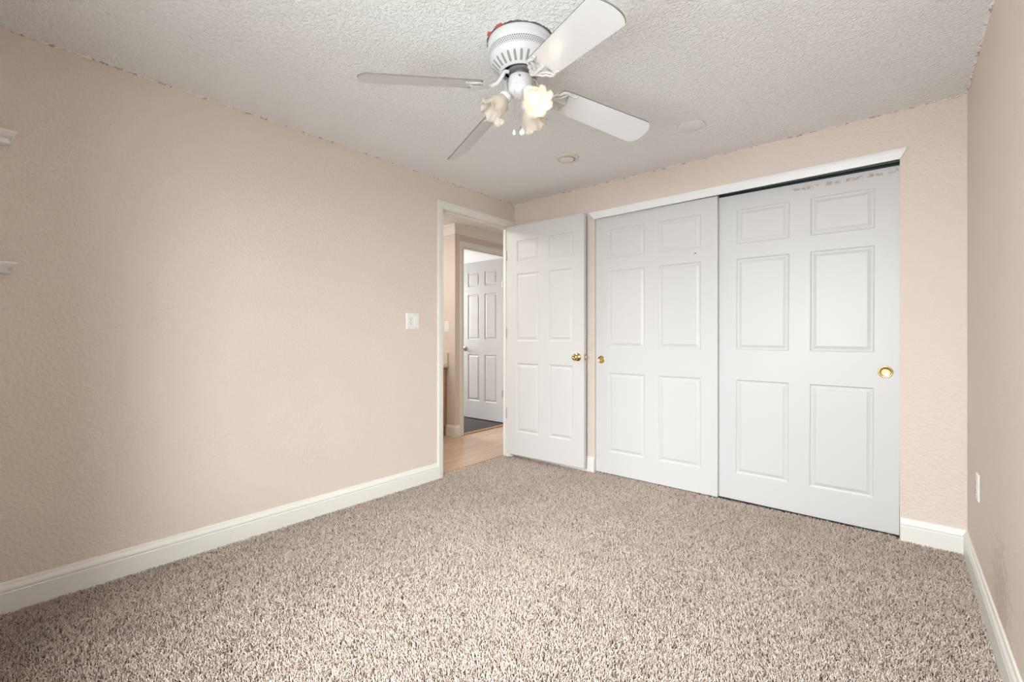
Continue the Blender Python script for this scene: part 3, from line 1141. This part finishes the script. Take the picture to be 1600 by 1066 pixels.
# ------------------------------------------------------------------ ceiling fan
def housing_mat(kind):
    q = NT('fan_housing_' + kind)
    tc = q.n('ShaderNodeTexCoord')
    sp = q.n('ShaderNodeSeparateXYZ')
    q.l(tc, 'Object', sp, 'Vector')
    ang = q.math('ARCTAN2', sp.outputs['Y'], sp.outputs['X'])
    u = q.math('MULTIPLY', ang, 1 / (2 * PI))
    if kind == 'perforated':
        # staggered small holes
        nrow = 3
        v = q.math('MULTIPLY', q.math('SUBTRACT', sp.outputs['Z'], -0.066), nrow / 0.022)
        row = q.math('FLOOR', v)
        uu = q.math('ADD', q.math('MULTIPLY', u, 92), q.math('MULTIPLY', row, 0.5))
        fu = q.math('SUBTRACT', q.math('FRACT', uu), 0.5)
        fv = q.math('SUBTRACT', q.math('FRACT', v), 0.5)
        d = q.math('SQRT', q.math('ADD', q.math('MULTIPLY', q.math('POWER', fu, 2), 1.5), q.math('POWER', fv, 2)))
        f = q.math('LESS_THAN', d, 0.39)
    else:
        uu = q.math('MULTIPLY', u, 26)
        fu = q.math('ABSOLUTE', q.math('SUBTRACT', q.math('FRACT', uu), 0.5))
        rr = q.math('SQRT', q.math('ADD', q.math('POWER', sp.outputs['X'], 2), q.math('POWER', sp.outputs['Y'], 2)))
        # rounded slot between radii 0.088 and 0.115
        dist = q.math('ABSOLUTE', q.math('SUBTRACT', rr, 0.1030))
        over = q.math('MAXIMUM', q.math('SUBTRACT', dist, 0.0105), 0.0)
        lat = q.math('MULTIPLY', q.math('MULTIPLY', fu, rr), 2 * PI / 26)
        d = q.math('SQRT', q.math('ADD', q.math('POWER', over, 2), q.math('POWER', lat, 2)))
        f = q.math('LESS_THAN', d, 0.0050)
    c = q.mix(f, (0.66, 0.66, 0.655), (0.30, 0.29, 0.27) if kind == 'slotted' else (0.20, 0.20, 0.19))
    q.t.links.new(c, q.b.inputs['Base Color'])
    q.b.inputs['Roughness'].default_value = 0.35
    bp = q.n('ShaderNodeBump')
    bp.inputs['Strength'].default_value = 1
    bp.inputs['Distance'].default_value = 0.002
    bp.invert = True
    q.t.links.new(f, bp.inputs['Height'])
    q.l(bp, 'Normal', q.b, 'Normal')
    return q.m


fan = empty('ceiling_fan', (FX, FY, CE))
tag(fan, 'white four blade ceiling fan with three tulip glass lights, one lit', 'ceiling fan')
# canopy / motor housing: three stacked zones
bm = bmesh.new()
lathe(bm, [(0.0001, -0.001), (0.128, -0.001), (0.1335, -0.002), (0.135, -0.006), (0.135, -0.020), (0.1325, -0.022), (0.1325, -0.026), (0.135, -0.028), (0.135, -0.040), (0.1325, -0.043)], 96)
hz = obj('motor_housing', bm, 'fanwhite', fan, smooth=True, autos=40)
bm = bmesh.new()
lathe(bm, [(0.1325, -0.043), (0.1315, -0.047), (0.1300, -0.066), (0.1285, -0.069)], 96)
obj('perforated_band', bm, housing_mat('perforated'), fan, smooth=True)
bm = bmesh.new()
lathe(bm, [(0.1285, -0.069), (0.1270, -0.078), (0.1235, -0.086), (0.1170, -0.095), (0.1060, -0.106), (0.0930, -0.117), (0.0850, -0.124), (0.0800, -0.128), (0.0760, -0.128), (0.0760, -0.110)], 96)
obj('slotted_cover', bm, housing_mat('slotted'), fan, smooth=True)
# rotor seen inside the opening
bm = bmesh.new()
lathe(bm, [(0.0755, -0.100), (0.050, -0.100), (0.0001, -0.100)], 48)
obj('inner_plate', bm, 'dark', fan)
bm = bmesh.new()
lathe(bm, [(0.0001, -0.104), (0.050, -0.104), (0.053, -0.108), (0.053, -0.120), (0.048, -0.124), (0.030, -0.126), (0.030, -0.146), (0.0001, -0.146)], 48)
obj('flywheel', bm, simple('grey_cast_metal', (0.28, 0.28, 0.28), 0.4, 0.4), fan, smooth=True, autos=40)
# switch housing of the light kit
bm = bmesh.new()
lathe(bm, [(0.0001, -0.140), (0.040, -0.140), (0.047, -0.143), (0.050, -0.149), (0.050, -0.186), (0.0475, -0.189), (0.050, -0.192), (0.049, -0.205), (0.040, -0.218), (0.026, -0.226), (0.012, -0.229), (0.0001, -0.230)], 48)
sw = obj('switch_housing', bm, 'fanwhite', fan, smooth=True, autos=35)
bm = bmesh.new()
lathe(bm, [(0.0045, 0), (0.0045, 0.002), (0.0001, 0.003)], 12, Matrix.Rotation(R(-95) + A0, 4, 'Z') @ Matrix.Translation((0.0495, 0, -0.160)) @ Matrix.Rotation(R(90), 4, 'Y'))
obj('screw', bm, 'brass_dull', sw, smooth=True)


def blade_bm():
    """blade along +x from 0.165 to 0.64; lies in local xy; thickness 6 mm"""
    r0, r1 = 0.168, 0.645
    w0, w1 = 0.061, 0.072
    half = [(r0, 0.0), (r0, w0 * 0.55), (r0 + 0.004, w0 * 0.80), (r0 + 0.014, w0 * 0.95), (r0 + 0.030, w0)]
    tip = [(r1 - 0.038, w1), (r1 - 0.030, w1 * 0.975), (r1 - 0.020, w1 * 0.84), (r1 - 0.010, w1 * 0.66), (r1 - 0.004, w1 * 0.45), (r1 - 0.001, w1 * 0.2), (r1, 0)]
    up = half + tip
    pts = up + [(x, -y) for (x, y) in reversed(up[1:-1])]
    bm = bmesh.new()
    top = [bm.verts.new((x, y, 0.003)) for x, y in pts]
    bot = [bm.verts.new((x, y, -0.003)) for x, y in pts]
    bm.faces.new(top)
    bm.faces.new(list(reversed(bot)))
    for i in range(len(pts)):
        j = (i + 1) % len(pts)
        bm.faces.new([top[i], bot[i], bot[j], top[j]]).material_index = 1
    return bm


M['blade'] = simple('white_laminate_blade', (0.80, 0.80, 0.795), 0.28)
M['blade_edge'] = simple('shaded_grey_blade_edge', (0.22, 0.22, 0.20), 0.6)  # edge colour darkened to carry the shade along the blade rim


def bracket_bm():
    """blade iron: curved neck from the flywheel to a pierced leaf plate under the blade root"""
    bm = bmesh.new()
    neck = smooth_path([(0.050, 0, 0.052), (0.066, 0, 0.050), (0.080, 0, 0.030), (0.098, 0, 0.008), (0.122, 0, -0.004), (0.150, 0, -0.008)], 5)
    tube(bm, neck, [0.0075] * (len(neck) - 6) + [0.0072, 0.007, 0.007, 0.0068, 0.0065, 0.006], 10)
    z = -0.0085
    # outer scalloped outline of the leaf, both sides
    for s in (1, -1):
        tube(bm, smooth_path([(0.128, 0, z), (0.146, s * 0.012, z), (0.158, s * 0.030, z), (0.172, s * 0.034, z), (0.180, s * 0.050, z), (0.198, s * 0.056, z), (0.222, s * 0.050, z), (0.240, s * 0.054, z)], 5), [0.0062] * 30 + [0.0055] * 6, 8, flat=0.7)
        tube(bm, smooth_path([(0.146, s * 0.006, z), (0.165, s * 0.012, z), (0.184, s * 0.024, z), (0.196, s * 0.040, z), (0.200, s * 0.054, z)], 5), 0.0048, 8, flat=0.7)
    tube(bm, smooth_path([(0.140, 0, z), (0.170, 0, z), (0.205, 0, z), (0.216, 0, z)], 4), [0.007] * 9 + [0.0062, 0.006, 0.005, 0.003], 8, flat=0.7)
    # pad plate with three screws
    pts = [(0.150, 0.010), (0.170, 0.030), (0.190, 0.048), (0.205, 0.048), (0.200, 0.026), (0.214, 0.008), (0.214, -0.008), (0.200, -0.026), (0.205, -0.048), (0.190, -0.048), (0.170, -0.030), (0.150, -0.010)]
    t = [bm.verts.new((x, y, -0.0035)) for x, y in pts]
    b = [bm.verts.new((x, y, -0.0070)) for x, y in pts]
    fs = [bm.faces.new(t), bm.faces.new(list(reversed(b)))]
    for i in range(len(pts)):
        j = (i + 1) % len(pts)
        bm.faces.new([t[i], b[i], b[j], t[j]])
    bmesh.ops.triangulate(bm, faces=fs)
    for (x, y) in ((0.197, 0.042), (0.197, -0.042), (0.208, 0)):
        lathe(bm, [(0.0045, -0.007), (0.004, -0.0095), (0.0001, -0.0105)], 10, Matrix.Translation((x, y, 0)))
    return bm


# the four blades: angle in the room and how far each sags
BL = ((197.0, 2.052, 16.0), (293.5, 2.030, 13.0), (23.5, 2.037, 13.0), (122.0, 2.036, 31.0))
b_me = k_me = None
for i, (ang, ztip, pitch) in enumerate(BL):
    aw = R(ang) + A0
    zroot = 2.103
    droop = math.atan2(zroot - ztip, 0.645 - 0.18)
    # local frame: x outwards, tilted down by droop, pitched about x
    rotm = Matrix.Rotation(aw, 4, 'Z') @ Matrix.Rotation(droop, 4, 'Y') @ Matrix.Rotation(R(-pitch), 4, 'X')
    zoff = zroot - CE + 0.18 * math.tan(droop)
    m4 = Matrix.Translation((0, 0, zoff)) @ rotm
    if b_me is None:
        bl = obj('blade', blade_bm(), ['blade', 'blade_edge'], fan)
        b_me = bl.data
    else:
        bl = bpy.data.objects.new('blade', b_me)
        COL.objects.link(bl)
        bl.parent = fan
    bl.matrix_local = m4
    m5 = Matrix.Translation((0, 0, zroot - CE)) @ Matrix.Rotation(aw, 4, 'Z') @ Matrix.Rotation(droop * 0.9, 4, 'Y') @ Matrix.Rotation(R(-pitch), 4, 'X')
    # bracket follows the blade's plane
    if k_me is None:
        br = obj('blade_bracket', bracket_bm(), 'fanwhite', fan, smooth=True, autos=50)
        k_me = br
    else:
        br = k_me.copy()
        COL.objects.link(br)
        br.parent = fan
    br.matrix_local = m4

# frosted ruffled tulip shades
def glass_mat(name, lit):
    q = NT(name)
    q.b.inputs['Base Color'].default_value = (0.90, 0.865, 0.79, 1)
    q.b.inputs['Roughness'].default_value = 0.35
    tr = q.n('ShaderNodeBsdfTranslucent')
    tr.inputs['Color'].default_value = (0.92, 0.86, 0.76, 1)
    tp = q.n('ShaderNodeBsdfTransparent')
    tp.inputs['Color'].default_value = (0.95, 0.93, 0.90, 1)
    mx = q.n('ShaderNodeMixShader')
    mx.inputs[0].default_value = 0.55
    q.l(q.b, 'BSDF', mx, 1)
    q.l(tr, 'BSDF', mx, 2)
    m2 = q.n('ShaderNodeMixShader')
    m2.inputs[0].default_value = 0.16 if not lit else 0.08
    q.t.links.new(mx.outputs[0], m2.inputs[1])
    q.t.links.new(tp.outputs[0], m2.inputs[2])
    out = q.t.nodes['Material Output']
    q.t.links.new(m2.outputs[0], out.inputs['Surface'])
    return q.m


M['shade'] = glass_mat('frosted_glass', False)
M['shade_lit'] = glass_mat('frosted_glass_lit', True)


def shade_bm():
    """axis +z from neck (0) to ruffled rim"""
    bm = bmesh.new()
    prof = [(0.0215, 0.0), (0.0225, 0.008), (0.027, 0.018), (0.035, 0.032), (0.040, 0.046), (0.0415, 0.060), (0.043, 0.072), (0.047, 0.082), (0.054, 0.091), (0.062, 0.097)]
    n = 72
    outer, inner = [], []
    for k, (r, z) in enumerate(prof):
        ro, ri = [], []
        f = max(0, (k - 4) / (len(prof) - 5))
        for i in range(n):
            a = 2 * PI * i / n
            w = f ** 1.5 * 0.0075 * math.sin(8 * a) + f ** 2 * 0.0018 * math.sin(24 * a)
            zz = z + f ** 1.5 * 0.0075 * math.cos(8 * a + 0.6)
            rr = r + w
            ro.append(bm.verts.new((rr * math.cos(a), rr * math.sin(a), zz)))
            ri.append(bm.verts.new(((rr - 0.0022) * math.cos(a), (rr - 0.0022) * math.sin(a), zz + 0.0006)))
        outer.append(ro)
        inner.append(ri)
    for S in (outer, inner):
        for a_, b_ in zip(S, S[1:]):
            for i in range(n):
                bm.faces.new([a_[i], a_[(i + 1) % n], b_[(i + 1) % n], b_[i]])
    for i in range(n):
        bm.faces.new([outer[-1][i], outer[-1][(i + 1) % n], inner[-1][(i + 1) % n], inner[-1][i]])
        bm.faces.new([outer[0][i], outer[0][(i + 1) % n], inner[0][(i + 1) % n], inner[0][i]])
    return bm


em = NT('glowing_bulb')
em.b.inputs['Base Color'].default_value = (1, 0.95, 0.85, 1)
em.b.inputs['Emission Color'].default_value = (1.0, 0.86, 0.64, 1)
em.b.inputs['Emission Strength'].default_value = 1.5
M['bulb_on'] = em.m
M['bulb_off'] = simple('frosted_bulb', (0.80, 0.79, 0.76), 0.3)

for (az, tilt, lit) in ((192, 50, False), (303, 50, True), (64, 40, False)):
    aw = R(az) + A0
    # axis: outward and down; tilt = angle below horizontal
    rot = Matrix.Rotation(aw, 4, 'Z') @ Matrix.Rotation(R(90 + tilt), 4, 'Y')
    base = Matrix.Rotation(aw, 4, 'Z') @ Vector((0.058, 0, -0.222))
    m4 = Matrix.Translation(base) @ rot
    bm = bmesh.new()
    p = smooth_path([Matrix.Rotation(aw, 4, 'Z') @ Vector(v) for v in ((0.026, 0, -0.206), (0.042, 0, -0.206), (0.054, 0, -0.215))], 4)
    tube(bm, p, 0.009, 12)
    lathe(bm, [(0.0001, -0.014), (0.012, -0.014), (0.018, -0.008), (0.0245, 0.0), (0.026, 0.004), (0.026, 0.015), (0.0245, 0.017), (0.0238, 0.017), (0.0238, 0.004), (0.0001, 0.002)], 32, m4)
    arm = obj('lamp_socket', bm, 'fanwhite', fan, smooth=True, autos=40)
    bm = shade_bm()
    bmesh.ops.transform(bm, matrix=m4 @ Matrix.Translation((0, 0, 0.006)), verts=bm.verts)
    sh = obj('glass_shade', bm, 'shade_lit' if lit else 'shade', fan, smooth=True)
    bm = bmesh.new()
    lathe(bm, [(0.0001, 0.004), (0.012, 0.004), (0.0125, 0.018), (0.017, 0.026), (0.024, 0.038), (0.0275, 0.050), (0.026, 0.062), (0.019, 0.072), (0.009, 0.077), (0.0001, 0.078)], 32, m4)
    obj('light_bulb', bm, 'bulb_on' if lit else 'bulb_off', fan, smooth=True)
    if lit:
        lt = bpy.data.lights.new('bulb_light', 'POINT')
        lt.energy = 0.14
        lt.color = (1.0, 0.84, 0.62)
        lt.shadow_soft_size = 0.028
        lo_ = bpy.data.objects.new('bulb_light', lt)
        lo_.parent = fan
        lo_.location = m4 @ Vector((0, 0, 0.125))
        COL.objects.link(lo_)


# pull chains
def chain(lat, dep, z0, z1, kind):
    x = lat * math.cos(YAW) - dep * math.sin(YAW)
    y = lat * math.sin(YAW) + dep * math.cos(YAW)
    bm = bmesh.new()
    n = int((z0 - z1) / 0.0036)
    for k in range(n):
        bmesh.ops.create_icosphere(bm, subdivisions=1, radius=0.0016, matrix=Matrix.Translation((x, y, z0 - CE - k * 0.0036)))
    tube(bm, [(x, y, z0 - CE), (x, y, z1 - CE)], 0.0007, 6)
    c = obj('pull_chain', bm, 'nickel', fan, smooth=True)
    c['label'] = 'thin beaded metal pull chain'
    bm = bmesh.new()
    if kind:
        lathe(bm, [(0.0001, 0), (0.004, -0.003), (0.0095, -0.010), (0.0115, -0.017), (0.0095, -0.024), (0.004, -0.028), (0.0001, -0.029)], 20, Matrix.Translation((x, y, z1 - CE)))
    else:
        lathe(bm, [(0.0001, 0), (0.003, -0.001), (0.0045, -0.006), (0.0065, -0.016), (0.0055, -0.022), (0.0001, -0.023)], 16, Matrix.Translation((x, y, z1 - CE)))
    obj('pull_knob', bm, 'white', c, smooth=True)


chain(-0.026, -0.040, 2.085, 1.925, 0)
chain(0.006, -0.050, 2.082, 1.925, 1)
